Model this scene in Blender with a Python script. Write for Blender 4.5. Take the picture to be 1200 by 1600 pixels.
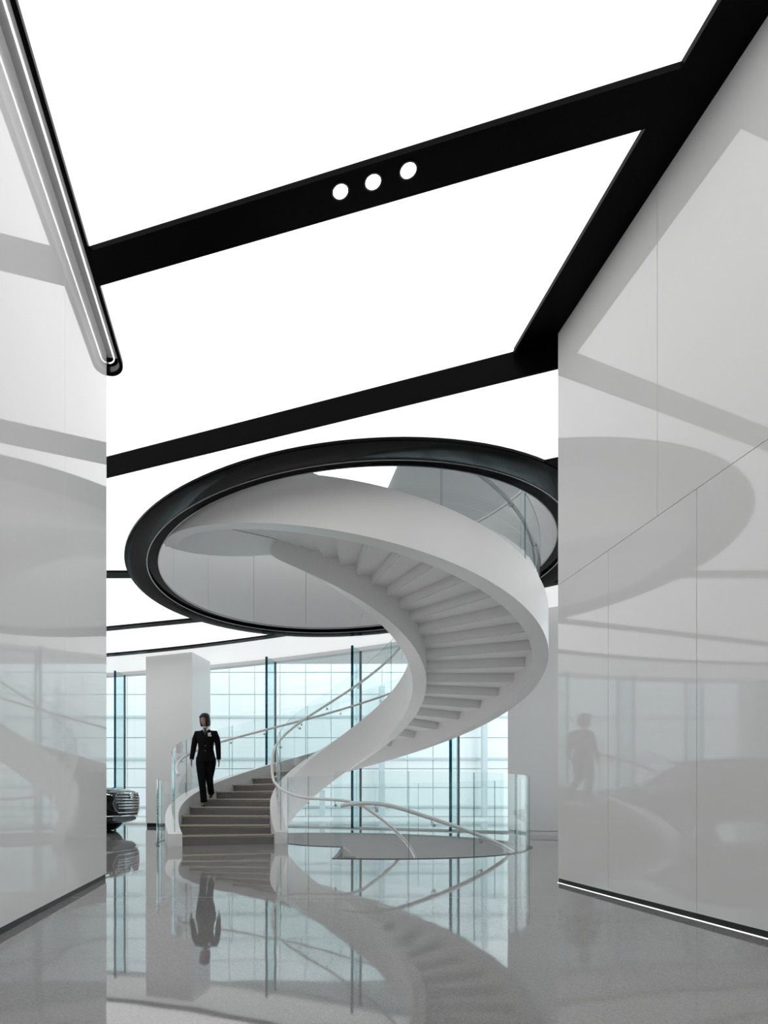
import bpy, bmesh, math, random
from math import sin, cos, pi, sqrt, radians as R, atan2
from mathutils import Vector, Matrix
random.seed(4)
SC = bpy.context.scene
for o in list(bpy.data.objects): bpy.data.objects.remove(o)
COL = SC.collection

# ---------------------------------------------------------------- camera, world, exposure
cam_d = bpy.data.cameras.new('camera'); cam = bpy.data.objects.new('camera', cam_d); COL.objects.link(cam)
cam.location = (0, 0, .74); cam.rotation_euler = (pi/2, 0, 0)
cam_d.sensor_fit = 'HORIZONTAL'; cam_d.sensor_width = 36; cam_d.lens = 27.0      # 900 px focal length
cam_d.shift_x = (600-391)/1200; cam_d.shift_y = (1250-800)/1200                   # shift lens
cam_d.clip_start = .02; cam_d.clip_end = 300
SC.camera = cam
w = bpy.data.worlds.new('sky'); SC.world = w; w.use_nodes = True
w.node_tree.nodes['Background'].inputs[0].default_value = (.95, .985, 1, 1)
w.node_tree.nodes['Background'].inputs[1].default_value = 1.75
SC.view_settings.view_transform = 'Standard'; SC.view_settings.look = 'None'
SC.view_settings.gamma = 1; SC.view_settings.use_curve_mapping = False
SC.view_settings.exposure = 0.38
CEIL_GLOW = 1.0
SC.cycles.max_bounces = 10; SC.cycles.diffuse_bounces = 4; SC.cycles.glossy_bounces = 6
SC.cycles.transparent_max_bounces = 32; SC.cycles.use_denoising = True
SC.cycles.sample_clamp_indirect = 6
SC.cycles.caustics_reflective = True; SC.cycles.caustics_refractive = False

# ---------------------------------------------------------------- materials
def lin(c): return tuple(((v/12.92) if v <= .04045 else ((v+.055)/1.055)**2.4) for v in c)
def pbr(name, col, rough=.5, metal=0, ior=1.5, emit=None, es=0, coat=0, noise=None, spec=None):
    m = bpy.data.materials.new(name); m.use_nodes = True; nt = m.node_tree; b = nt.nodes['Principled BSDF']
    b.inputs['Base Color'].default_value = (*col, 1); b.inputs['Roughness'].default_value = rough
    b.inputs['Metallic'].default_value = metal; b.inputs['IOR'].default_value = ior
    if coat: b.inputs['Coat Weight'].default_value = coat; b.inputs['Coat Roughness'].default_value = .02
    if spec is not None: b.inputs['Specular IOR Level'].default_value = spec
    if emit: b.inputs['Emission Color'].default_value = (*emit, 1); b.inputs['Emission Strength'].default_value = es
    if noise:
        sc, amt, bump = noise
        tc = nt.nodes.new('ShaderNodeTexCoord'); n = nt.nodes.new('ShaderNodeTexNoise')
        n.inputs['Scale'].default_value = sc; n.inputs['Detail'].default_value = 4
        nt.links.new(tc.outputs['Object'], n.inputs['Vector'])
        mx = nt.nodes.new('ShaderNodeMix'); mx.data_type = 'RGBA'
        mx.inputs[6].default_value = (*[max(0, c*(1-amt)) for c in col], 1); mx.inputs[7].default_value = (*[min(1, c*(1+amt)) for c in col], 1)
        nt.links.new(n.outputs['Fac'], mx.inputs[0]); nt.links.new(mx.outputs[2], b.inputs['Base Color'])
        if bump:
            bp = nt.nodes.new('ShaderNodeBump'); bp.inputs['Strength'].default_value = bump; bp.inputs['Distance'].default_value = .01
            nt.links.new(n.outputs['Fac'], bp.inputs['Height']); nt.links.new(bp.outputs['Normal'], b.inputs['Normal'])
    return m
def glassmat(name, tint, refl=1.0, ior=1.5):
    m = bpy.data.materials.new(name); m.use_nodes = True; nt = m.node_tree; nt.nodes.clear()
    out = nt.nodes.new('ShaderNodeOutputMaterial'); mix = nt.nodes.new('ShaderNodeMixShader')
    tr = nt.nodes.new('ShaderNodeBsdfTransparent'); tr.inputs[0].default_value = (*tint, 1)
    gl = nt.nodes.new('ShaderNodeBsdfGlossy'); gl.inputs['Roughness'].default_value = .0; gl.inputs[0].default_value = (.95, .98, .98, 1)
    fr = nt.nodes.new('ShaderNodeFresnel'); fr.inputs[0].default_value = ior
    ge = nt.nodes.new('ShaderNodeNewGeometry'); sub = nt.nodes.new('ShaderNodeMath'); sub.operation = 'SUBTRACT'; sub.inputs[0].default_value = refl
    mul = nt.nodes.new('ShaderNodeMath'); mul.operation = 'MULTIPLY'; mul.use_clamp = True
    nt.links.new(ge.outputs['Backfacing'], sub.inputs[1]); nt.links.new(sub.outputs[0], mul.inputs[0]); nt.links.new(fr.outputs[0], mul.inputs[1])
    nt.links.new(mul.outputs[0], mix.inputs[0]); nt.links.new(tr.outputs[0], mix.inputs[1]); nt.links.new(gl.outputs[0], mix.inputs[2])
    nt.links.new(mix.outputs[0], out.inputs[0]); return m
def floormat():
    m = pbr('terrazzo', (.2, .2, .2), .035, ior=2.0); nt = m.node_tree; b = nt.nodes['Principled BSDF']
    tc = nt.nodes.new('ShaderNodeTexCoord')
    v = nt.nodes.new('ShaderNodeTexVoronoi'); v.inputs['Scale'].default_value = 190
    n = nt.nodes.new('ShaderNodeTexNoise'); n.inputs['Scale'].default_value = 1.1; n.inputs['Detail'].default_value = 5
    cr = nt.nodes.new('ShaderNodeValToRGB'); e = cr.color_ramp.elements
    e[0].position = 0; e[0].color = (.22, .218, .215, 1); e[1].position = 1; e[1].color = (.34, .337, .333, 1)
    nt.links.new(tc.outputs['Object'], v.inputs['Vector']); nt.links.new(tc.outputs['Object'], n.inputs['Vector'])
    nt.links.new(v.outputs['Color'], cr.inputs[0])
    mx = nt.nodes.new('ShaderNodeMix'); mx.data_type = 'RGBA'; mx.blend_type = 'MULTIPLY'; mx.inputs[0].default_value = .25
    nt.links.new(cr.outputs[0], mx.inputs[6]); nt.links.new(n.outputs['Fac'], mx.inputs[7]); nt.links.new(mx.outputs[2], b.inputs['Base Color'])
    n2 = nt.nodes.new('ShaderNodeTexNoise'); n2.inputs['Scale'].default_value = 1.6; n2.inputs['Detail'].default_value = 2
    nt.links.new(tc.outputs['Object'], n2.inputs['Vector'])
    bp = nt.nodes.new('ShaderNodeBump'); bp.inputs['Strength'].default_value = .05; bp.inputs['Distance'].default_value = .02
    nt.links.new(n2.outputs['Fac'], bp.inputs['Height']); nt.links.new(bp.outputs['Normal'], b.inputs['Normal'])
    return m
M = dict(
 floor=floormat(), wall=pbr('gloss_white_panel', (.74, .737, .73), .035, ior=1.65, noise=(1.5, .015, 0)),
 wellgrey=pbr('grey_slab_edge', (.30, .30, .30), .5), upgrey=pbr('grey_upper_ceiling', (.42, .42, .42), .6), backing=pbr('dark_joint', (.08, .08, .08), .7),
 black=pbr('satin_black', (.002, .002, .002), .3, ior=1.12),
 ring=pbr('polished_black', (.002, .002, .002), .12, ior=1.14),
 matblack=pbr('black_baseboard', (.006, .006, .006), .3),
 plaster=pbr('white_plaster', (.84, .84, .84), .45, noise=(2, .02, 0)),
 steelwhite=pbr('satin_white_steel', (.80, .797, .79), .32, ior=1.5, noise=(1.2, .03, 0)),
 pillar=pbr('white_pillar', (.8, .8, .8), .25, noise=(1, .02, 0)),
 soffit=pbr('white_soffit', (.85, .85, .85), .5), soffit_glow=pbr('white_soffit_added_glow', (.6, .6, .6), .5, emit=(1, 1, 1), es=.5),  # second one: white soffit by the glass, bounced light put in as glow
 membrane=pbr('backlit_membrane', (.25, .25, .25), .6, emit=(1, 1, 1), es=CEIL_GLOW),
 upglow=pbr('upper_backlit_membrane', (.8, .8, .8), .6, emit=(1, 1, 1), es=1.15),
 low_fill=pbr('added_lower_fill', (.8, .8, .8), .6, emit=(1, 1, 1), es=1.45),  # added glow under the floor, brightens the stair underside
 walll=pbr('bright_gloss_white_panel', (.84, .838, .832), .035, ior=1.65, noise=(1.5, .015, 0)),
 led=pbr('led_strip', (1, 1, 1), .5, emit=(1, 1, 1), es=1.6),
 spot=pbr('lamp_lens', (1, 1, 1), .5, emit=(1, 1, 1), es=9),
 trough=pbr('grey_trough', (.55, .55, .55), .45, metal=.2), steel=pbr('brushed_steel', (.6, .6, .6), .28, metal=1),
 darksteel=pbr('dark_steel', (.12, .12, .12), .35, metal=.8),
 stone=pbr('grey_brown_stone_tread', (.17, .16, .15), .3, noise=(14, .2, 0)),
 bronze=pbr('bronze_nosing', (.62, .52, .40), .4, metal=.7),
 glass=glassmat('clear_glass', (.955, .975, .975)), glassedge=glassmat('glass_edge', (.36, .50, .52), .6),
 pane=glassmat('facade_glass', (.915, .955, .96), .9), fin=glassmat('glass_fin', (.82, .91, .92), .8), finedge=glassmat('glass_fin_edge', (.05, .23, .28), .3),
 mullion=pbr('grey_mullion', (.13, .15, .16), .4, metal=.5),
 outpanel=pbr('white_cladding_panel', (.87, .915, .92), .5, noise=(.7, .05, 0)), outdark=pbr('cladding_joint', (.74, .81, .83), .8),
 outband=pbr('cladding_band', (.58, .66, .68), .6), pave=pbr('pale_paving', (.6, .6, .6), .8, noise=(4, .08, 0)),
 paint=pbr('black_car_paint', (.003, .003, .004), .08, ior=1.3), carglass=pbr('car_glass', (.01, .012, .015), .03),
 chrome=pbr('chrome', (.85, .86, .87), .08, metal=1), tyre=pbr('tyre_rubber', (.012, .012, .012), .7, noise=(30, .2, .2)),
 skin=pbr('skin', (.42, .26, .19), .5), suit=pbr('black_suit_cloth', (.004, .004, .005), .8, noise=(60, .3, .1), spec=.12), shirt=pbr('white_cotton', (.75, .75, .75), .7),
 scarf=pbr('dark_striped_scarf', (.03, .03, .035), .6), hair=pbr('black_hair', (.006, .005, .005), .4), shoe=pbr('black_leather', (.008, .007, .007), .3),
 lip=pbr('lip', (.3, .08, .07), .4), eye=pbr('eye', (.02, .015, .012), .2),
)

# ---------------------------------------------------------------- helpers
def mk(name, vf, mats, parent=None, ang=30, midx=None, label=None):
    v, f = vf[0], vf[1]
    me = bpy.data.meshes.new(name); me.from_pydata([tuple(p) for p in v], [], f)
    if not isinstance(mats, (list, tuple)): mats = [mats]
    for m in mats: me.materials.append(m)
    mi = midx or (vf[2] if len(vf) > 2 else None)
    if mi: me.polygons.foreach_set('material_index', mi)
    bm = bmesh.new(); bm.from_mesh(me); bmesh.ops.recalc_face_normals(bm, faces=bm.faces); bm.to_mesh(me); bm.free()
    if ang:
        me.polygons.foreach_set('use_smooth', [True]*len(me.polygons)); me.set_sharp_from_angle(angle=R(ang))
    me.update()
    o = bpy.data.objects.new(name, me); COL.objects.link(o)
    if parent: o.parent = parent
    if label: o['label'] = label
    return o
def dup(o, loc=(0, 0, 0), rz=0, parent=None):
    c = o.copy(); COL.objects.link(c); c.location = loc; c.rotation_euler = (0, 0, rz); c.parent = parent or o.parent; return c
def empty(name, label=None, cat=None, loc=(0, 0, 0), rz=0, kind=None, group=None):
    o = bpy.data.objects.new(name, None); COL.objects.link(o); o.location = loc; o.rotation_euler = (0, 0, rz); o.empty_display_size = .1
    if label: o['label'] = label
    if cat: o['category'] = cat
    if kind: o['kind'] = kind
    if group: o['group'] = group
    return o
def join(*vfs):
    V, F, I = [], [], []
    for k in vfs:
        n = len(V); V += list(k[0]); F += [tuple(i+n for i in f) for f in k[1]]; I += (list(k[2]) if len(k) > 2 and k[2] else [0]*len(k[1]))
    return V, F, I
def setmat(vf, i): return vf[0], vf[1], [i]*len(vf[1])
def box(x0, x1, y0, y1, z0, z1):
    v = [(x, y, z) for z in (z0, z1) for y in (y0, y1) for x in (x0, x1)]
    return v, [(0, 2, 3, 1), (4, 5, 7, 6), (0, 1, 5, 4), (2, 6, 7, 3), (0, 4, 6, 2), (1, 3, 7, 5)]
def bbox_(x0, x1, y0, y1, z0, z1, b=.004):      # chamfered box
    bm = bmesh.new(); v, f = box(x0, x1, y0, y1, z0, z1); vs = [bm.verts.new(p) for p in v]
    for q in f: bm.faces.new([vs[i] for i in q])
    bmesh.ops.bevel(bm, geom=bm.edges[:], offset=b, segments=1, affect='EDGES')
    bm.verts.index_update(); r = [v.co[:] for v in bm.verts], [tuple(v.index for v in f.verts) for f in bm.faces]; bm.free(); return r
def xf(vf, mat): return ([tuple(mat @ Vector(p)) for p in vf[0]],) + tuple(vf[1:])
CX, CY = 1.692, 10.129
def P(r, a, z, c=(CX, CY)): return (c[0]+r*cos(a), c[1]+r*sin(a), z)
def ev(f, a): return f(a) if callable(f) else f
def arc(r0, r1, a0, a1, zb, zt, n=24, c=(CX, CY), edge=None):
    """solid swept round the axis c between radii r0..r1; heights may vary with the angle"""
    V, F, I = [], [], []
    for i in range(n+1):
        a = a0+(a1-a0)*i/n; b, t = ev(zb, a), ev(zt, a); ra, rb = ev(r0, a), ev(r1, a)
        V += [P(ra, a, b, c), P(rb, a, b, c), P(rb, a, t, c), P(ra, a, t, c)]
    for i in range(n):
        k = 4*i
        for j in range(4):
            F.append((k+j, k+(j+1) % 4, k+4+(j+1) % 4, k+4+j)); I.append(1 if (edge and j in (0, 2)) else 0)
    F += [(0, 1, 2, 3), (4*n+3, 4*n+2, 4*n+1, 4*n)]; I += [1 if edge else 0]*2
    return V, F, I
def lathe(prof, n=96, c=(CX, CY), closed=True, mats=None):
    V, F, I = [], [], []; m = len(prof)
    for i in range(n):
        a = 2*pi*i/n
        V += [P(r, a, z, c) for r, z in prof]
    for i in range(n):
        for j in range(m if closed else m-1):
            F.append((i*m+j, i*m+(j+1) % m, ((i+1) % n)*m+(j+1) % m, ((i+1) % n)*m+j)); I.append(mats[j] if mats else 0)
    return V, F, I
def tube(pts, rad, n=8, cap=True, flat=1.0):
    pts = [Vector(p) for p in pts]; V, F = [], []; m = len(pts)
    rad = rad if isinstance(rad, (list, tuple)) else [rad]*m
    up = None
    for i, p in enumerate(pts):
        t = (pts[min(i+1, m-1)]-pts[max(i-1, 0)]).normalized()
        if up is None:
            up = Vector((0, 0, 1)) if abs(t.z) < .9 else Vector((0, 1, 0))
        s = t.cross(up).normalized(); u = s.cross(t).normalized(); up = u
        for k in range(n):
            a = 2*pi*k/n; V.append(p+s*cos(a)*rad[i]+u*sin(a)*rad[i]*flat)
    for i in range(m-1):
        for k in range(n): F.append((i*n+k, i*n+(k+1) % n, (i+1)*n+(k+1) % n, (i+1)*n+k))
    if cap: F += [tuple(range(n-1, -1, -1)), tuple(range((m-1)*n, m*n))]
    return [tuple(v) for v in V], F
def loft(secs, n=16, cap=True, pw=1.0):
    """secs: (x, y, z, rx, ry) horizontal ellipses"""
    V, F = [], []
    for (x, y, z, rx, ry) in secs:
        for k in range(n):
            a = 2*pi*k/n; ca, sa = cos(a), sin(a)
            V.append((x+rx*math.copysign(abs(ca)**pw, ca), y+ry*math.copysign(abs(sa)**pw, sa), z))
    for i in range(len(secs)-1):
        for k in range(n): F.append((i*n+k, i*n+(k+1) % n, (i+1)*n+(k+1) % n, (i+1)*n+k))
    if cap: F += [tuple(range(n-1, -1, -1)), tuple(range((len(secs)-1)*n, len(secs)*n))]
    return V, F
def disc(r, z0, z1, n=20): return loft([(0, 0, z0, r, r), (0, 0, z1, r, r)], n)
def prism(poly, z0, z1):
    n = len(poly); V = [(x, y, z0) for x, y in poly]+[(x, y, z1) for x, y in poly]
    return V, [tuple(range(n-1, -1, -1)), tuple(range(n, 2*n))]+[(i, (i+1) % n, n+(i+1) % n, n+i) for i in range(n)]
def interp(tab, x):
    for (a, va), (b, vb) in zip(tab, tab[1:]):
        if (a <= x <= b) or (a >= x >= b): return va+(vb-va)*(x-a)/(b-a)
    return tab[0][1] if abs(x-tab[0][0]) < abs(x-tab[-1][0]) else tab[-1][1]

# ================================================================ SETTING
ZC, ZB = 4.94, 4.90                     # passage: membrane, underside of the black beams
HC, HB = 4.72, 4.69                     # hall behind the black step: the ceiling is lower
XL, YL = -1.362, 5.48                   # left wall face and its end
XR, YR = 2.746, 5.16                    # right wall face and its end
FC, FR = (-11.4, -9.0), 28.0            # curved glass facade
def fac(x, r=FR): return FC[1]+sqrt(max(r*r-(x-FC[0])**2, 0))
XW, XE, YS = -11.4, 12.6, -6.0

# floor with the stair well
A0, A1, RW = R(-103), R(165), 2.93
hole = [P(RW, A0+(A1-A0)*i/72, 0)[:2] for i in range(73)]
hole += [P(1.10, A1+(R(257)-A1)*i/24, 0)[:2] for i in range(25)]
bm = bmesh.new()
def loop(pts):
    vs = [bm.verts.new((x, y, 0)) for x, y in pts]
    return [bm.edges.new((vs[i], vs[(i+1) % len(vs)])) for i in range(len(vs))]
edges = loop([(XW-.3, YS), (XE+.8, YS), (XE+.8, 20), (XW-.3, 20)])+loop(hole)
bmesh.ops.triangle_fill(bm, use_beauty=True, use_dissolve=False, edges=edges)
for f in bm.faces:
    if f.normal.z < 0: f.normal_flip()
me = bpy.data.meshes.new('floor'); bm.to_mesh(me); bm.free(); me.materials.append(M['floor'])
floor = bpy.data.objects.new('floor', me); COL.objects.link(floor); floor['kind'] = 'structure'
for y in (-1.62, 1.38, 4.38):
    mk('joint', box(XL if y < 5 else XW, XR, y-.002, y+.002, -.004, .0006), M['trough'], floor)
mk('well_wall', arc(RW, RW+.12, 0, 2*pi, -.85, -.002, 96), M['wellgrey'], floor)
mk('lower_fill_ring', arc(RW+.12, 9.0, 0, 2*pi, -.92, -.85, 96), M['low_fill'], floor, ang=0, label='unseen glowing ring added under the floor to light the stair underside')  # unseen fill light, added to send light up the well
mk('lower_wall', arc(9.0, 9.1, 0, 2*pi, -4.3, -.85, 96), M['plaster'], floor)
mk('well_edge', arc(RW-.03, RW+.01, A0, R(-15), -.06, .008, 40), M['darksteel'], floor)
mk('core_edge', arc(1.08, 1.11, A1, R(257), -.06, .008, 24), M['darksteel'], floor)
mk('lower_floor', arc(.02, 9.0, 0, 2*pi, -4.3, -4.2, 48), M['plaster'], floor)
mk('paving', box(-40, 40, 19.9, 60, -.3, -.02), M['pave'], floor)

# walls of the passage: backing, gloss panels with open joints, black recessed base
def wall(name, face, side, y_end, rows, base_label):
    e = empty(name, kind='structure')
    t = .05; xa, xb = (face-t, face) if side < 0 else (face, face+t)
    ba, bb = (face-.32, face-t-.003) if side < 0 else (face+t+.003, face+.32)
    mk('backing', box(ba, bb, YS, y_end-.02, 0, 5.0), M['backing'], e)
    for z0, z1, cuts in rows:
        ys = [YS]+sorted(cuts)+[y_end]
        for a, b in zip(ys, ys[1:]):
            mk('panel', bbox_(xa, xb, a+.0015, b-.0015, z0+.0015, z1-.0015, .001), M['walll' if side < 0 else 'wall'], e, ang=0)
    mk('end_panel', bbox_(min(ba, bb), max(ba, bb), y_end-.018, y_end, .042, 5.0, .001), M['wall'], e, ang=0)
    return e
wall_left = wall('wall_left', XL, -1, YL-.02, [(.042, 5.0, [4.24-1.24*k for k in range(8)])], '')
wall_right = wall('wall_right', XR, 1, YR-.02, [(.042, 2.655, [4.42-.876*k for k in range(12)]), (2.655, 5.0, [3.886-1.29*k for k in range(8)])], '')
bl = mk('baseboard_left', box(XL-.05, XL-.012, YS, YL-.01, 0, .045), M['matblack']); bl['kind'] = 'structure'
br = mk('baseboard_right', box(XR+.012, XR+.05, YS, YR-.01, 0, .045), M['matblack']); br['kind'] = 'structure'
mk('light_strip', box(XR+.006, XR+.011, YS, YR+.0, .0, .003), M['led'], br, label='white light line at the foot of the black baseboard')

def plainwall(name, vf, mat='plaster'):
    o = mk(name, vf, M[mat], ang=0); o['kind'] = 'structure'; return o
plainwall('wall_back', box(XW-.3, XE+.8, YS-.2, YS, 0, 5.2))
plainwall('wall_far_left', box(XW-.3, XW, YL, 20, 0, 8.4), 'wall')
plainwall('wall_front_left', box(XW, XL-.33, YL-.3, YL-.04, 0, 5.0), 'wall')
plainwall('wall_front_right', box(XR+.33, XE+.8, YR-.3, YR-.04, 0, 5.0), 'wall')
plainwall('wall_far_right', box(XE+.1, XE+.4, YR, 9, 0, 8.4), 'wall')

# ceiling: back-lit membranes between black beams
ceiling = empty('ceiling', kind='structure')
def circle_cut(x, r):
    d = r*r-(x-CX)**2
    return (CY-sqrt(d), CY+sqrt(d)) if d > 0 else None
def strips(lo, hi, x0, x1, z0, z1, rcut, n=160):
    """flat solid between two curves y=lo(x)..hi(x), leaving out the round opening"""
    V, F = [], []
    def run(cols):
        if len(cols) < 2: return
        k = len(V)
        for x, a, b in cols: V.extend([(x, a, z0), (x, b, z0), (x, b, z1), (x, a, z1)])
        for i in range(len(cols)-1):
            q = k+4*i
            for j in range(4): F.append((q+j, q+(j+1) % 4, q+4+(j+1) % 4, q+4+j))
        e = k+4*(len(cols)-1); F.append((k, k+1, k+2, k+3)); F.append((e+3, e+2, e+1, e))
    xs = [x0+(x1-x0)*i/n for i in range(n+1)]
    if rcut: xs = sorted(set(xs+[CX+rcut*cos(pi*i/64) for i in range(65) if x0 < CX+rcut*cos(pi*i/64) < x1]))
    near, far = [], []
    for x in xs:
        a, b = lo(x), max(lo(x), hi(x)); c = (circle_cut(x, rcut) or (CY, CY)) if rcut else (b, b)
        c0, c1 = max(a, min(b, c[0])), max(a, min(b, c[1]))
        near.append((x, a, c0)); far.append((x, c1, b))
    for cols in (near, far):
        cur = []
        for k, q in enumerate(cols):
            wide = q[2]-q[1] > 1e-4; nb = (k > 0 and cols[k-1][2]-cols[k-1][1] > 1e-4) or (k+1 < len(cols) and cols[k+1][2]-cols[k+1][1] > 1e-4)
            if wide or nb:
                cur.append(q)
                if not wide and len(cur) > 1: run(cur); cur = [q] if (k+1 < len(cols) and cols[k+1][2]-cols[k+1][1] > 1e-4) else []
            else: run(cur); cur = []
        run(cur)
    return V, F
def core(x): return YL-.1 if x < XL-.15 else 5.50+.15*sqrt(max(0, 1-((x-XL)/.142)**2)) if x < XL+.1245 else YR-.1 if x > XR+.01 else YS
y1 = lambda x: 4.51-.298*(x+1.20)
y2 = lambda x: 7.06-.391*(x+1.76)
y3 = lambda x: 10.13 if x < CX else 6.86-.45*(x-3.5)
y4 = lambda x: 13.35-.304*(x+3.32)
y5 = lambda x: fac(x, 25.87)
W = .148
cl = lambda f: (lambda x: max(f(x), core(x)))
top = lambda f: (lambda x: min(f(x), fac(x)-.05))
LX, RX = XW, XE
def panel(lo, hi, x0, x1, z=HC, rc=3.75): mk('panel', strips(cl(lo), top(hi), x0, x1, z, z+.03, rc), M['membrane'], ceiling, ang=0)
panel(lambda x: YS, lambda x: y1(x)-W, XL+.125, 2.46, ZC, None)
panel(lambda x: y1(x)+W, lambda x: y2(x)-.01, LX, XL+.1239, ZC, None)
panel(lambda x: y1(x)+W, lambda x: y2(x)-.01, XL+.125, 2.46, ZC, None)
panel(lambda x: max(y2(x)+.02, core(x)), lambda x: y3(x)-W, LX, CX)
panel(lambda x: max(y2(x)+.02, core(x)), lambda x: y3(x)-W, CX+.001, RX)
panel(lambda x: y3(x)+W, lambda x: y4(x)-W, LX, CX)
panel(lambda x: y3(x)+W, lambda x: y5(x)-W, CX+.001, RX)
panel(lambda x: y4(x)+W, lambda x: y5(x)-W, LX, CX)
def beam(f, x0, x1, w=W, zb=HB, zt=HC+.05, rc=3.75): return mk('beam', strips(lambda x: max(f(x)-w, core(x)), lambda x: min(f(x)+w, fac(x)-.05), x0, x1, zb, zt, rc), M['black'], ceiling, ang=0)
beam(y1, XL+.12, 2.452, zb=ZB, zt=ZC+.05, rc=None); beam(y2, LX, RX, .014, HB, ZC+.08, None); beam(y3, LX, CX, .135); beam(y3, CX+.001, RX, .14); beam(y4, LX, CX, .12); beam(y5, LX, RX, .12)
mk('beam', box(2.45, XR+.03, YS, y2(2.6), ZB, ZC+.05), M['black'], ceiling, ang=0)
mk('soffit', strips(lambda x: y5(x)+.12, lambda x: fac(x)-.01, LX, RX, HC, HC+.03, 3.75), M['soffit_glow'], ceiling, ang=0)  # no lamp here: the glow stands in for light bounced off the floor
mk('slab', strips(lambda x: core(x) if x < XL or x > XR else YS, lambda x: fac(x), LX, RX, 5.06, 5.25, 3.30), M['plaster'], ceiling, ang=0)

# trim round the stair opening
t1 = mk('trim_1', lathe([(3.82, 4.80), (3.82, 4.69), (3.81, 4.68), (3.47, 4.68), (3.455, 4.69), (3.455, 4.725), (3.27, 4.725), (3.27, 4.744), (3.40, 4.80)], 128), M['ring'], ang=35); t1['kind'] = 'structure'
mk('inner_edge', lathe([(3.262, 4.718), (3.276, 4.718), (3.276, 4.732), (3.262, 4.732)], 128), M['steel'], t1)
mk('step_edge', lathe([(3.448, 4.678), (3.462, 4.678), (3.462, 4.686), (3.448, 4.686)], 128), M['steel'], t1)
# capsule trim with light line along the top of the left wall
t2 = empty('trim_2', kind='structure')
def capsule(d, z, n=16):
    pts = [(XL+d, YS, z)]+[(XL+d*cos(a), 5.50+d*sin(a)*1.1, z) for a in [pi/2*i/n for i in range(n+1)]]
    return pts
def capband(d0, d1, z0, z1):
    A, B = capsule(d0, 0), capsule(d1, 0); V, F = [], []
    for a, b in zip(A, B): V += [(a[0], a[1], z0), (b[0], b[1], z0), (b[0], b[1], z1), (a[0], a[1], z1)]
    for i in range(len(A)-1):
        k = 4*i
        for j in range(4): F.append((k+j, k+(j+1) % 4, k+4+(j+1) % 4, k+4+j))
    k = 4*(len(A)-1); F += [(0, 1, 2, 3), (k+3, k+2, k+1, k)]
    return V, F
mk('outer_rim', capband(.110, .142, 4.90, 5.0), M['black'], t2)
mk('trough', capband(.0005, .110, 4.965, 5.0), M['trough'], t2)
mk('trough_lip', capband(.104, .110, 4.915, 4.965), M['trough'], t2)
mk('light_strip', tube(capsule(.060, 4.962), .0055, 8), M['led'], t2, label='glowing white light line bent round the trim end')
mk('end_cap', prism([(XL-.1, 5.485)]+[(XL+.14*cos(a), 5.50+.14*1.1*sin(a)) for a in [pi*i/24 for i in range(1, 19)]], 4.965, 5.0), M['black'], t2)
mk('end_rim', prism([(XL-.12, 5.49), (XL-.004, 5.49)]+[(XL+.113*cos(a)-.0, 5.50+.113*1.1*sin(a)) for a in [R(90)]]+[(XL+.14*cos(a), 5.50+.14*1.1*sin(a)) for a in [pi/2+pi/2*i/8 for i in range(0, 8)]], 4.90, 4.965), M['black'], t2)

# upper storey seen through the opening
up = empty('wall_upper', kind='structure')
for i in range(16):
    a0 = R(7+22.5*i); mk('parapet_panel', arc(3.275, 3.32, a0+.0012, a0+R(22.5)-.0012, 4.745, 6.35, 8), M['plaster'], up)
mk('parapet_backing', arc(3.325, 3.39, 0, 2*pi, 4.98, 6.33, 64), M['backing'], up)
mk('parapet_cap', arc(3.26, 3.40, 0, 2*pi, 6.35, 6.39, 96), M['steelwhite'], up)
cu = mk('ceiling_upper', box(XW, XE, YS, 19, 8.4, 8.6), M['upgrey'], ang=0); cu['kind'] = 'structure'
mk('upper_light_panel', box(-1.5, 3.35, 11.0, 16.5, 8.36, 8.398), M['upglow'], cu, ang=0)
plainwall('wall_upper_back', box(XW, XE, YS-.2, YS, 5.2, 8.5))
plainwall('wall_upper_front', box(XW, XE+.4, 18.9, 19.1, 5.25, 8.5))

# pillars
def pillar(name, corner, d, wd, dp, base='matblack'):
    dx, dy = d; nx, ny = -dy, dx       # d runs along the front face, n points into depth
    e = empty(name, kind='structure')
    def q(s, t): return (corner[0]+dx*s+nx*t, corner[1]+dy*s+ny*t)
    mk('shaft', prism([q(0, 0), q(wd, 0), q(wd, dp), q(0, dp)], .1, 5.0), M['pillar'], e, ang=0)
    mk('base', prism([q(.02, .02), q(wd-.02, .02), q(wd-.02, dp-.02), q(.02, dp-.02)], 0, .1), M[base], e, ang=0)
pillar('pillar_1', (-2.90, 16.0), (.935, -.354), 1.43, 1.17)
pillar('pillar_2', (5.50, 12.30), (.87, -.49), 1.9, .9, 'pillar')

# curved glass facade
win = empty('window_1', kind='structure')
PHI = [R(64.36+5.06*k) for k in range(-6, 6)]
for k in range(len(PHI)-1):
    mk('glass_pane', arc(FR-.012, FR+.012, PHI[k]+.0006, PHI[k+1]-.0006, .04, 4.62, 6, FC), M['pane'], win)
for a in PHI:
    mk('mullion', arc(FR-.04, FR-.013, a-.0011, a+.0011, .04, 4.62, 1, FC), M['mullion'], win, ang=0)
    mk('glass_fin', arc(FR-.62, FR-.045, a-.0005, a+.0005, .02, 4.64, 1, FC), M['fin'], win, ang=0)
    mk('fin_edge', arc(FR-.645, FR-.621, a-.0011, a+.0011, .02, 4.64, 1, FC), M['finedge'], win, ang=0)
mk('header', arc(FR-.10, FR+.15, R(29), R(91), 4.62, 5.06, 64, FC), M['soffit'], win)
mk('sill', arc(FR-.10, FR+.10, R(29), R(91), 0, .04, 64, FC), M['soffit'], win)

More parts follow.
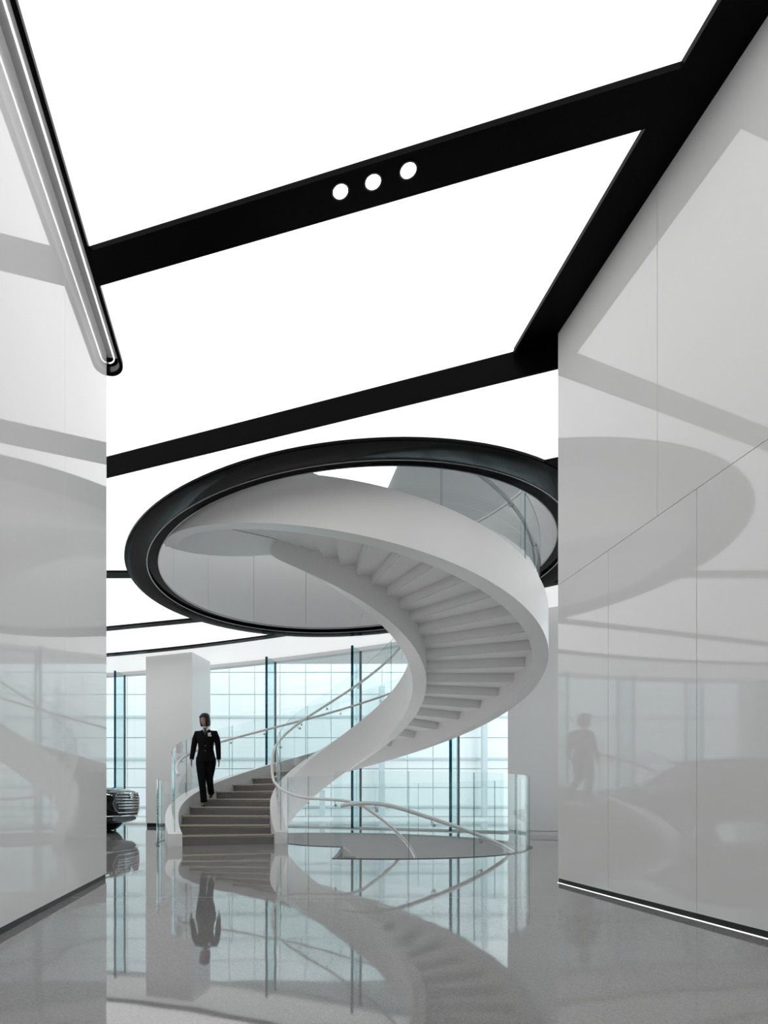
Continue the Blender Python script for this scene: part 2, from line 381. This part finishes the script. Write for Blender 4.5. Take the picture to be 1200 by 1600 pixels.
# ================================================================ SPIRAL STAIR
RI, RO, WI, WO = 1.344, 2.934, .224, .223
PITCH, RISE = .1797, .15
T = lambda n: 3.595-PITCH*n                       # angle of riser n
N = lambda a: RISE*(3.595-a)/PITCH                # nosing line
AS, AE = R(199), T(35)
stair = empty('spiral_staircase', 'white spiral staircase with grey stone treads and glass sides rising through the round ceiling opening', 'staircase', (CX, CY, 0))
def st(name, vf, mat, **k): 
    o = mk(name, (([(p[0]-CX, p[1]-CY, p[2]) for p in vf[0]],)+tuple(vf[1:])), mat, stair, **k); return o
Nc = lambda a: max(min(N(a), 5.25), 0)
topO = lambda a: Nc(a)+.20-.10*max(0, min(1, (a-R(180))/R(19)))
topI = lambda a: Nc(a)+.24-.14*max(0, min(1, (a-R(178))/R(21)))
botO = lambda a: max(0, min(N(a)-.45, 5.05))
botI = lambda a: max(0, min(N(a)-.53, 5.03))
AO = R(-174)
st('outer_stringer', arc(RO, RO+WO, AS, AO, botO, topO, 150), M['steelwhite'])
st('inner_stringer', arc(RI-WI, RI, AS, R(-173), botI, lambda a: max(topI(a), botI(a)+.05), 150), M['steelwhite'])
# treads, risers: one of each kind, the rest share its mesh
def local(vf): return ([(p[0]-CX, p[1]-CY, p[2]) for p in vf[0]],)+tuple(vf[1:])
tv = local(join(arc(RI, RO, -.006, -PITCH-.002, -.035, -.016, 5), setmat(arc(RI, RO, .012, -PITCH-.002, -.016, .015, 5), 1)))
rv = local(join(arc(RI, RO, 0, -.010, -.168, -.035, 1), setmat(arc(RI, RO, .004, 0, -.168, -.035, 1), 1)))
nv = local(arc(RI+.02, RO-.02, .0138, .004, -.006, .0168, 1))
tread0 = riser0 = nose0 = None
for n in range(1, 36):
    if tread0 is None:
        tread0 = mk('tread', tv, [M['steelwhite'], M['stone']], stair, ang=0); riser0 = mk('riser', rv, [M['steelwhite'], M['stone']], stair, ang=0)
        nose0 = mk('nosing_strip', nv, M['bronze'], tread0, ang=0)
        tread0.location = (0, 0, RISE*n); tread0.rotation_euler.z = T(n); riser0.location = (0, 0, RISE*n); riser0.rotation_euler.z = T(n)
    else:
        dup(riser0, (0, 0, RISE*n), T(n))
        if n < 35:
            t = dup(tread0, (0, 0, RISE*n), T(n)); s = nose0.copy(); COL.objects.link(s); s.parent = t
# landing at the top
edge = [(-1.50, 9.62), (-1.33, 9.88), (-1.02, 10.06), (-.69, 10.15), (-.35, 10.19), (-.01, 10.19), (.36, 10.11)]
arcp = [P(3.262, R(189)+(R(205.4)-R(189))*i/8, 0)[:2] for i in range(9)]
poly = list(reversed(arcp))+edge[0:]+[P(1.13, R(181), 0)[:2], P(1.13, R(205.4), 0)[:2]]
st('landing', prism(poly, 5.05, 5.265), M['steelwhite'], ang=0)
# glass sides
GO, GI = RO+WO/2, RI-WI/2
cuts = [R(198)]+[R(163-30*k) for k in range(11)]+[R(-153)]
for a, b in zip(cuts, cuts[1:]):
    st('outer_glass_panel', arc(GO-.006, GO+.006, a-.003, b+.003, lambda t: topO(t)-.03, lambda t: Nc(t)+1.27, 14, edge=1), [M['glass'], M['glassedge']])
cuts = [R(198)]+[R(158-40*k) for k in range(8)]+[R(-152)]
for a, b in zip(cuts, cuts[1:]):
    st('inner_glass_panel', arc(GI-.006, GI+.006, a-.005, b+.005, lambda t: topI(t)-.03, lambda t: Nc(t)+1.30-.1*max(0, min(1, (t-R(178))/R(20))), 14, edge=1), [M['glass'], M['glassedge']])
# handrails
ro, ri = GO-.075, GI+.075
def railpts(r, a0=0, a1=0, f=None, n=120): return [P(r, a0+(a1-a0)*i/n, f(a0+(a1-a0)*i/n)) for i in range(n+1)]
outer_rail = st('outer_handrail', tube(railpts(ro, a0=R(196), a1=R(-150), f=lambda a: Nc(a)+1.0), .024, 10), M['steelwhite'])
tab = [(-300, 9), (169, N(R(169))+1.05), (178, 1.33), (187, 1.12), (194, 1.0), (200, .93), (207, .87), (214, .825), (222, .79), (232, .765), (245, .752), (258, .735), (268, .69), (276, .60)]
zs = lambda a: (N(a)+1.05 if a < R(169) else (interp(tab[1:], a*180/pi)))
def zsm(a): return sum(zs(a+R(d)) for d in (-5, -2.5, 0, 2.5, 5))/5 if a < R(271) else .60-(a-R(276))*.835
inner_rail = st('inner_handrail', tube([P(ri if d < 190 else ri-(ri-1.19)*min(1, (d-190)/25), R(d), zsm(R(d)) if d < 271 else .605-(R(d)-R(276))*.835) for d in [-150+2.5*i for i in range(int((372+150)/2.5)+1)]], .024, 10), M['steelwhite'])
bv = join(tube([(0, 0, -.02), (0, 0, -.075), (.012, 0, -.09), (.065, 0, -.09)], .006, 6), xf(disc(.022, 0, .012, 12), Matrix.Translation((.058, 0, -.09)) @ Matrix.Rotation(pi/2, 4, 'Y')))
br0 = mk('rail_bracket', bv, M['steel'], outer_rail); done = False
for i in range(20):
    a = R(185-17*i)
    if i == 0: br0.location = (ro*cos(a), ro*sin(a), Nc(a)+1.0); br0.rotation_euler.z = a
    else: dup(br0, (ro*cos(a), ro*sin(a), Nc(a)+1.0), a, outer_rail)
for i in range(12):
    a = R(182-28*i); dup(br0, (ri*cos(a), ri*sin(a), zsm(a)), a+pi, inner_rail)
for d in (228, 252): a = R(d); dup(br0, (1.19*cos(a), 1.19*sin(a), zsm(a)), a+pi, inner_rail)

# ---- flight that goes down into the well
down = empty('spiral_staircase', 'lower flight of the stair curving down into the round floor opening behind the glass balustrade', 'staircase', (CX, CY, 0))
TD = lambda n: A0+PITCH*(n-1)
tdv = local(join(arc(1.13, 2.78, -.012, PITCH, -.05, -.016, 5), setmat(arc(1.13, 2.78, -.012, PITCH, -.016, 0, 5), 1)))
rdv = local(arc(1.13, 2.78, 0, .012, 0, .134, 1))
d0 = e0 = None
for n in range(1, 21):
    if d0 is None:
        d0 = mk('tread', tdv, [M['steelwhite'], M['stone']], down, ang=0); e0 = mk('riser', rdv, M['stone'], down, ang=0)
        d0.location = (0, 0, -.15*n); d0.rotation_euler.z = TD(n); e0.location = (0, 0, -.15*n); e0.rotation_euler.z = TD(n)
    else: dup(d0, (0, 0, -.15*n), TD(n)); dup(e0, (0, 0, -.15*n), TD(n))
ND = lambda a: -.15*(a-A0)/PITCH
mk('inner_stringer', local(arc(1.05, 1.128, A0+.02, A0+PITCH*20, lambda a: ND(a)-.4, lambda a: ND(a)+.02, 60)), M['steelwhite'], down)
mk('outer_stringer', local(arc(2.782, 2.86, A0+.02, A0+PITCH*20, lambda a: ND(a)-.4, lambda a: ND(a)-.02, 60)), M['steelwhite'], down)
def zB(a):
    s = a-R(-90)
    return .70-.86*max(0, s) if s > .08 else .70-.86*max(0, (s+.08)**2/.32)
rb = mk('outer_handrail', local(tube([P(2.815, a, zB(a)) for a in [A0+R(2)+R(2)*i for i in range(72)]], .027, 10)), M['steelwhite'], down)
for d in (-92, -77, -62, -47, -30): dup(br0, (2.815*cos(R(d)), 2.815*sin(R(d)), zB(R(d))), R(d), rb)

# ---- glass balustrades on the floor round the opening
bal = empty('glass_balustrade', 'curved clear glass balustrade on the near and right rim of the floor opening', 'balustrade', (CX, CY, 0))
ga = [A0+R(.5)]+[R(-84+19*k) for k in range(10)]
for a, b in zip(ga, ga[1:]):
    mk('glass_panel', local(arc(2.888, 2.902, a+.0012, b-.0012, -.04, 1.10, 8, edge=1)), [M['glass'], M['glassedge']], bal)
bal2 = empty('glass_balustrade', 'small curved glass guard round the hollow core beside the foot of the inner stair rail', 'balustrade', (CX, CY, 0))
for a, b in zip([R(200), R(228)], [R(228), R(256.5)]):
    mk('glass_panel', local(arc(1.118, 1.13, a+.003, b-.003, .009, 1.12, 8, edge=1)), [M['glass'], M['glassedge']], bal2)
bal3 = empty('glass_balustrade', 'curved glass guard standing on the floor left of the stair foot', 'balustrade', (CX, CY, 0))
for a, b in zip([R(196.5), R(176), R(155)], [R(176), R(155), R(134)]):
    mk('glass_panel', local(arc(3.285, 3.30, a-.001, b+.001, .01, 1.08, 8, edge=1)), [M['glass'], M['glassedge']], bal3)
mk('floor_channel', local(arc(3.275, 3.31, R(196.5), R(134), 0, .012, 24)), M['darksteel'], bal3)

# ================================================================ SPOTLIGHTS on the first beam
for (px, py), which in zip([(532, 299), (583, 284), (638, 266)], ['nearest the left wall', 'in the middle', 'nearest the right wall']):
    Y = 900*(ZB-.74)/(1250-py); X = (px-391)*Y/900
    s = empty('spotlight', 'round white spotlight in the black ceiling beam, the one of three '+which, 'spotlight', (X, Y, ZB), group='spotlights in the black beam')
    mk('rim', join(lathe([(.050, -.004), (.060, -.004), (.060, .0), (.050, .0)], 24, (0, 0))), M['matblack'], s)
    mk('lens', loft([(0, 0, -.012, .030, .030), (0, 0, -.008, .044, .044), (0, 0, 0, .05, .05)], 24), M['spot'], s)

# ================================================================ BUILDING ACROSS THE STREET
YO = 26.0
bld = empty('building', 'pale panelled building seen through the curved glass wall', 'building', (0, YO, 0))
mk('wall', box(-18, 26, .06, .4, -.02, 13), M['outdark'], bld, ang=0)
pp = None; pw, bands = 1.15, [-.02, .40, 1.30, 2.15, 2.60, 3.55, 4.50, 5.5, 6.5, 7.5]
for j, (a, b) in enumerate(zip(bands, bands[1:])):
    h = b-a; src = None
    for i in range(26):
        x = -9+pw*i
        if src is None:
            src = mk('panel', bbox_(.012, pw-.012, 0, .05, .02, h-.02, .006), M['outpanel'], bld, ang=0); src.location = (x, 0, a)
        else: dup(src, (x, 0, a))
for px in (5.85, 3.2, 10.4): mk('post', bbox_(px-.12, px+.12, -.5, -.3, -.02, 5.8 if px > 3.5 else 1.2, .02), M['outband'], bld, ang=0)
for z in (.44, 2.60, 4.50): mk('band', box(-18, 26, -.06, -.004, z-.05, z+.05), M['outband'], bld, ang=0)

# ================================================================ CAR
car = empty('car', 'black car with chrome barred grille by the left pillar, half hidden by the wall', 'car', (-2.72, 13.0, 0), R(-13.9))
def section(x, w, zb, zt, n=28, pw=.42, tuck=0):
    pts = []
    for k in range(n):
        a = 2*pi*k/n; c, s = cos(a), sin(a)
        y = w*math.copysign(abs(c)**pw, c); z = (zb+zt)/2+(zt-zb)/2*math.copysign(abs(s)**pw, s)
        pts.append((x, y*(1-tuck*max(0, -s)), z))
    return pts
def bodyloft(secs, n=28):
    V, F = [], []
    for s in secs: V += section(*s[:4], n=n, pw=s[4] if len(s) > 4 else .42)
    for i in range(len(secs)-1):
        for k in range(n): F.append((i*n+k, i*n+(k+1) % n, (i+1)*n+(k+1) % n, (i+1)*n+k))
    F += [tuple(range(n-1, -1, -1)), tuple(range((len(secs)-1)*n, len(secs)*n))]
    return V, F
def bow(y): return -.20*(abs(y)/.9)**2.2
secs = [(.0, .30, .42, .86, .5), (-.035, .55, .38, .91, .5), (-.10, .74, .36, .945, .5), (-.20, .87, .34, .975), (-.40, .93, .30, 1.01), (-.8, .95, .27, 1.06), (-1.3, .95, .25, 1.10), (-1.6, .95, .25, 1.13), (-3.0, .96, .25, 1.12), (-4.2, .95, .28, 1.10), (-4.6, .90, .34, 1.06), (-4.78, .80, .42, .98)]
mk('body', bodyloft(secs), M['paint'], car, ang=50)
mk('cabin', bodyloft([(-1.55, .74, 1.08, 1.12, .5), (-2.0, .73, 1.08, 1.42, .5), (-2.45, .70, 1.08, 1.66, .5), (-3.4, .69, 1.08, 1.70, .5), (-4.1, .70, 1.08, 1.60, .5), (-4.55, .74, 1.05, 1.15, .5)]), M['carglass'], car, ang=50)
mk('roof', bodyloft([(-2.35, .66, 1.62, 1.67, .5), (-2.6, .68, 1.66, 1.70, .5), (-3.4, .66, 1.68, 1.74, .5), (-4.1, .66, 1.58, 1.63, .5)]), M['paint'], car, ang=50)
ys = [-.62+.0775*i for i in range(17)]
gr = mk('grille', join(*[([(bow(a)+.012, a, z0+ (0 if abs(a) < .45 else (abs(a)-.45)*.9)) for a in ys]+[(bow(a)+.012, a, z1) for a in ys]+[(bow(a)-.12, a, z0) for a in ys]+[(bow(a)-.12, a, z1) for a in ys],
     [(i, i+1, 18+i, 17+i) for i in range(16)]+[(17+i, 18+i, 52+i, 51+i) for i in range(16)]+[(i, 34+i, 35+i, i+1) for i in range(16)]+[(0, 17, 51, 34), (16, 50, 67, 33)]) for z0, z1 in [(.46, .88)]]), M['matblack'], car, ang=0)
for k, z in enumerate((.56, .625, .69, .755, .82)):
    wdt = .58 if k > 1 else .50
    yy = [-wdt+wdt*2*i/14 for i in range(15)]
    mk('grille_bar', tube([(bow(a)+.022, a, z) for a in yy], .011, 6), M['chrome'], gr)
fr = [(-.50, .885), (.50, .885), (.56, .86), (.66, .66), (.62, .57), (.50, .46), (-.50, .46), (-.62, .57), (-.66, .66), (-.56, .86)]
fp = []
for (a, b) in zip(fr, fr[1:]+fr[:1]):
    for i in range(6): y = a[0]+(b[0]-a[0])*i/6; fp.append((bow(y)+.022, y, a[1]+(b[1]-a[1])*i/6))
fp.append(fp[0])
mk('grille_frame', tube(fp, .009, 6), M['chrome'], gr)
em = mk('emblem', xf(join(lathe([(.052, -.008), (.068, -.008), (.068, .008), (.052, .008)], 20, (0, 0)), bbox_(-.05, .05, -.008, .008, -.006, .006, .002), bbox_(-.008, .008, -.05, .05, -.006, .006, .002)), Matrix.Translation((.04, 0, .85)) @ Matrix.Rotation(pi/2, 4, 'Y')), M['chrome'], car)
for s in (-1, 1):
    hl = mk('headlight', xf(bbox_(-.06, .02, -.16, .16, -.045, .045, .02), Matrix.Translation((bow(.8)-.02, s*.76, .86)) @ Matrix.Rotation(s*.55, 4, 'Z')), M['carglass'], car)
    mk('light_bar', xf(tube([(.024, -.14, .03), (.026, 0, -.0), (.024, .12, -.02)], .007, 6), Matrix.Translation((bow(.8)-.02, s*.76, .86)) @ Matrix.Rotation(s*.55, 4, 'Z')), M['led'], hl)
mk('chrome_line', tube([(bow(a)+.01-.02*(abs(a) > .8), a, .90+.02*abs(a)) for a in [-.86+.0782*i for i in range(23)]], .008, 6), M['chrome'], car)
mk('bumper_lip', tube([(bow(a)-.02, a, .385) for a in [-.9+.09*i for i in range(21)]], .014, 6), M['chrome'], car)
mk('skid_plate', bodyloft([(-.12, .6, .27, .37, .5), (-.3, .8, .22, .36, .5), (-.7, .8, .2, .34, .5)], 20), M['matblack'], car, ang=40)
wv = lathe([(.20, -.11), (.34, -.11), (.37, -.08), (.37, .08), (.34, .11), (.20, .11)], 32, (0, 0)); Rx = Matrix.Rotation(pi/2, 4, 'X')
rimv = join(lathe([(.0, -.06), (.205, -.08), (.205, .08), (.0, .06)], 24, (0, 0), closed=False), *[xf(bbox_(.03, .2, -.022, .022, .07, .1, .005), Matrix.Rotation(2*pi*k/7, 4, 'Z')) for k in range(7)])
for wx in (-.95, -3.75):
    for s in (-1, 1):
        tw = mk('wheel', xf(wv, Matrix.Translation((wx, s*.83, .37)) @ Rx), M['tyre'], car)
        mk('rim', xf(rimv, Matrix.Translation((wx, s*.83, .37)) @ Matrix.Rotation(-s*pi/2, 4, 'X')), M['steel'], tw)

# ================================================================ PERSON walking down the stair
pe = empty('person', 'woman in a black trouser suit with white collar walking down the stone steps', 'person', (-.865, 10.80, .617), R(-6))
bm = bmesh.new(); sk = bm.verts.layers.skin.verify()
def vtx(p, r, r2=None):
    v = bm.verts.new(p); v[sk].radius = (r, r2 or r); return v
def chain(start, pts):
    prev = start
    for p, r in pts:
        v = vtx(p, r); 
        if prev is not None: bm.edges.new((prev, v))
        prev = v
    return prev
pel = vtx((0, .20, .98), .115, .09); pel[sk].use_root = True
sp = chain(pel, [((0, .19, 1.10), .105), ((0, .18, 1.24), .11), ((0, .19, 1.37), .10), ((0, .19, 1.44), .06), ((0, .175, 1.50), .045), ((-.005, .16, 1.56), .045)])
bm.verts.ensure_lookup_table(); chest = [v for v in bm.verts if abs(v.co.z-1.37) < .001][0]
def hand(wr, d, side, palm):
    """palm, four fingers of unequal length and a thumb"""
    d = Vector(d).normalized(); pal = vtx(Vector(wr.co)+d*.055, .022); bm.edges.new((wr, pal))
    for i, (off, L) in enumerate([(-.024, .062), (-.008, .072), (.008, .068), (.024, .052)]):
        b = Vector(pal.co)+Vector((0, off, 0))+d*.03
        chain(pal, [(b, .0085), (b+d*L*.55+Vector((-side*.004, 0, 0)), .008), (b+d*L+Vector((-side*.016, -.004, 0)), .0065)])
    t = Vector(wr.co)+d*.03+Vector((0, -.032, 0)); chain(pal, [(t, .010), (t+d*.04+Vector((-side*.004, -.018, 0)), .008)])
for s, el, wr, hd in ((-1, (-.235, .20, 1.16), (-.262, .12, .91), (-.06, -.14, -1)), (1, (.225, .24, 1.16), (.235, .27, .91), (.05, .06, -1))):
    sh = chain(chest, [((s*.10, .195, 1.405), .06), ((s*.172, .20, 1.395), .052), (el, .038)])
    w_ = chain(sh, [((Vector(el)+Vector(wr))/2, .034), (wr, .023)]); hand(w_, hd, s, None)
fl = chain(pel, [((-.09, .19, .92), .085), ((-.075, .14, .72), .07), ((-.055, .065, .50), .052), ((-.035, .08, .30), .046), ((-.02, .105, .10), .032)])
chain(fl, [((-.02, .06, .045), .03), ((-.02, -.03, .03), .026), ((-.02, -.08, .024), .018)])
bl_ = chain(pel, [((.09, .21, .92), .085), ((.08, .20, .74), .07), ((.065, .19, .54), .052), ((.055, .34, .40), .046), ((.05, .50, .265), .032)])
chain(bl_, [((.05, .49, .225), .028), ((.05, .43, .19), .026), ((.05, .39, .175), .018)])
me = bpy.data.meshes.new('tmp'); bm.to_mesh(me); bm.free()
tmp = bpy.data.objects.new('tmp', me); COL.objects.link(tmp)
md = tmp.modifiers.new('s', 'SKIN'); md.use_smooth_shade = True; tmp.modifiers.new('d', 'SUBSURF').levels = 1
dg = bpy.context.evaluated_depsgraph_get(); em_ = tmp.evaluated_get(dg).to_mesh()
bv_ = ([v.co[:] for v in em_.vertices], [tuple(p.vertices) for p in em_.polygons]); bpy.data.objects.remove(tmp)
# head: rings with a face relief, turned and tipped a little to her right
hs = [(0, 0, -.005, .045, .05), (0, -.012, .02, .052, .066), (0, -.014, .05, .063, .082), (0, -.008, .09, .071, .092), (0, -.002, .13, .075, .097), (0, .004, .17, .074, .094), (0, .008, .205, .062, .078), (0, .01, .23, .035, .045)]
hv, hf = loft(hs, 24)
hv2 = []
for (x, y, z) in hv:
    if y < -.04:
        d = math.exp(-(x/.014)**2)*(.022*math.exp(-((z-.082)/.02)**2)+.012*math.exp(-((z-.105)/.018)**2)) - .006*sum(math.exp(-((x-e)/.014)**2) for e in (-.03, .03))*math.exp(-((z-.115)/.012)**2)
        y -= d
    hv2.append((x, y, z))
HT = Matrix.Translation((-.008, .155, 1.535)) @ Matrix.Rotation(R(-22), 4, 'Z') @ Matrix.Rotation(R(8), 4, 'X')
ears = [xf(loft([(0, 0, -.028, .004, .01), (0, 0, -.01, .008, .015), (0, 0, .015, .009, .018), (0, 0, .03, .004, .01)], 10), Matrix.Translation((s*.074, .005, .105))) for s in (-1, 1)]
mk('body', join(bv_, xf((hv2, hf), HT), *[xf(e, HT) for e in ears]), M['skin'], pe, ang=60)
for s in (-1, 1):
    mk('eye', xf(loft([(0, 0, -.005, .005, .004), (0, 0, 0, .011, .006), (0, 0, .005, .005, .004)], 10), HT @ Matrix.Translation((s*.03, -.087, .115))), M['eye'], pe)
    mk('eyebrow', xf(tube([(s*.015, -.094, .132), (s*.03, -.094, .137), (s*.046, -.083, .133)], .003, 6), HT), M['hair'], pe)
mk('mouth', xf(tube([(-.02, -.088, .048), (-.008, -.096, .051), (0, -.097, .049), (.008, -.096, .051), (.02, -.088, .048)], [.002, .005, .005, .005, .002], 6), HT), M['lip'], pe)
# bob of hair: shell open at the face
V, F = [], []; n = 28; rings = [(.0, .238, .02), (.005, .232, .05), (.008, .215, .078), (.008, .185, .096), (.008, .145, .104), (.010, .10, .107), (.012, .06, .106), (.012, .02, .100), (.010, -.012, .088)]
for (yo, z, r) in rings:
    for k in range(n+1):
        a = R(-50)+R(280)*k/n if z < .17 else R(-90)+R(360)*k/n
        V.append((r*.86*cos(a), yo+r*1.02*sin(a), z))
for i in range(len(rings)-1):
    for k in range(n): F.append((i*(n+1)+k, i*(n+1)+k+1, (i+1)*(n+1)+k+1, (i+1)*(n+1)+k))
hr = mk('hair', xf((V, F), HT), M['hair'], pe, ang=60); so = hr.modifiers.new('thick', 'SOLIDIFY'); so.thickness = .022; so.offset = -.4
mk('fringe', xf(tube([(-.07, -.055, .16), (-.045, -.088, .178), (0, -.1, .185), (.045, -.088, .178), (.07, -.055, .15)], [.012, .016, .016, .018, .014], 8), HT), M['hair'], hr)
# jacket: fitted torso with flared hem, sleeves, lapels
tor = loft([(0, .195, .845, .195, .150), (0, .195, .90, .188, .146), (0, .195, .98, .172, .134), (0, .188, 1.09, .146, .112), (0, .182, 1.18, .152, .118), (0, .178, 1.28, .172, .130), (0, .185, 1.36, .185, .118), (0, .19, 1.40, .180, .095), (0, .19, 1.43, .125, .078), (0, .185, 1.462, .085, .066)], 28, cap=False)
sleeves = [tube([(s*.10, .195, 1.395), (s*.165, .2, 1.395), tuple((Vector((s*.19, .2, 1.34))+Vector(el))/2+Vector((0, 0, .03))), el, tuple((Vector(el)+Vector(wr))/2), wr], [.055, .066, .061, .054, .048, .042], 14) for s, el, wr in ((-1, (-.235, .20, 1.16), (-.262, .12, .90)), (1, (.225, .24, 1.16), (.235, .27, .90)))]
jk = mk('jacket', join(tor, *sleeves), M['suit'], pe, ang=70)
for s in (-1, 1):
    mk('lapel', ([(s*.005, .052, 1.18), (s*.045, .062, 1.30), (s*.085, .088, 1.385), (s*.055, .098, 1.455), (s*.03, .085, 1.40), (s*.005, .05, 1.20)], [(0, 1, 5), (1, 2, 4, 5), (2, 3, 4)]), M['suit'], jk, ang=0).modifiers.new('t', 'SOLIDIFY').thickness = .008
for z in (1.15, 1.05): mk('button', xf(disc(.011, 0, .006, 10), Matrix.Translation((.012, .07 if z > 1.1 else .062, z)) @ Matrix.Rotation(pi/2, 4, 'X')), M['darksteel'], jk)
mk('shirt', join(loft([(0, .155, 1.33, .045, .05), (0, .150, 1.40, .052, .058), (0, .165, 1.45, .06, .060), (0, .170, 1.49, .053, .054), (0, .168, 1.515, .05, .05)], 18),
   ([(-.004, .098, 1.50), (-.05, .112, 1.51), (-.065, .088, 1.44), (-.03, .078, 1.455)], [(0, 1, 2, 3)]), ([(.004, .098, 1.50), (.05, .112, 1.51), (.065, .088, 1.44), (.03, .078, 1.455)], [(0, 1, 2, 3)])), M['shirt'], pe, ang=50)
mk('scarf', join(tube([(0, .094, 1.49), (.003, .083, 1.45), (.006, .078, 1.40), (.006, .078, 1.33)], [.013, .02, .022, .012], 8), tube([(-.035, .1, 1.485), (0, .088, 1.475), (.035, .1, 1.485)], [.008, .014, .008], 8)), M['scarf'], pe)
mk('name_badge', xf(bbox_(-.032, .032, -.004, .004, -.011, .011, .002), Matrix.Translation((.095, .070, 1.335)) @ Matrix.Rotation(R(14), 4, 'Z')), M['shirt'], jk)
mk('pocket_cloth', xf(bbox_(-.03, .03, -.004, .004, -.02, .02, .003), Matrix.Translation((.085, .074, 1.372)) @ Matrix.Rotation(R(16), 4, 'Z') @ Matrix.Rotation(R(-12), 4, 'Y')), M['shirt'], jk)
# trousers
legA = tube([(-.085, .19, .93), (-.085, .17, .82), (-.075, .135, .70), (-.055, .07, .50), (-.038, .08, .32), (-.022, .105, .085)], [.108, .108, .096, .074, .066, .064], 14)
legB = tube([(.085, .205, .93), (.085, .205, .82), (.08, .20, .72), (.065, .19, .54), (.055, .34, .40), (.05, .49, .262)], [.108, .108, .096, .074, .066, .064], 14)
hip = loft([(0, .197, .82, .11, .10), (0, .197, .88, .172, .122), (0, .197, .96, .165, .125), (0, .19, 1.04, .14, .108)], 20)
mk('trousers', join(legA, legB, hip), M['suit'], pe, ang=70)
def shoe(base, tip, drop):
    v, f = loft([(0, .02, -.004, .036, .105), (0, .02, .012, .040, .110), (0, .045, .03, .034, .078), (0, .07, .05, .03, .05)], 16)
    s = join((v, f), loft([(0, .105, -.055, .011, .012), (0, .10, .0, .02, .022)], 10))
    return xf(s, Matrix.Translation(base) @ Matrix.Rotation(drop, 4, 'X'))
mk('shoe', shoe((-.02, .0, .018), 0, R(0)), M['shoe'], pe); mk('shoe', shoe((.05, .44, .190), 0, R(20)), M['shoe'], pe)
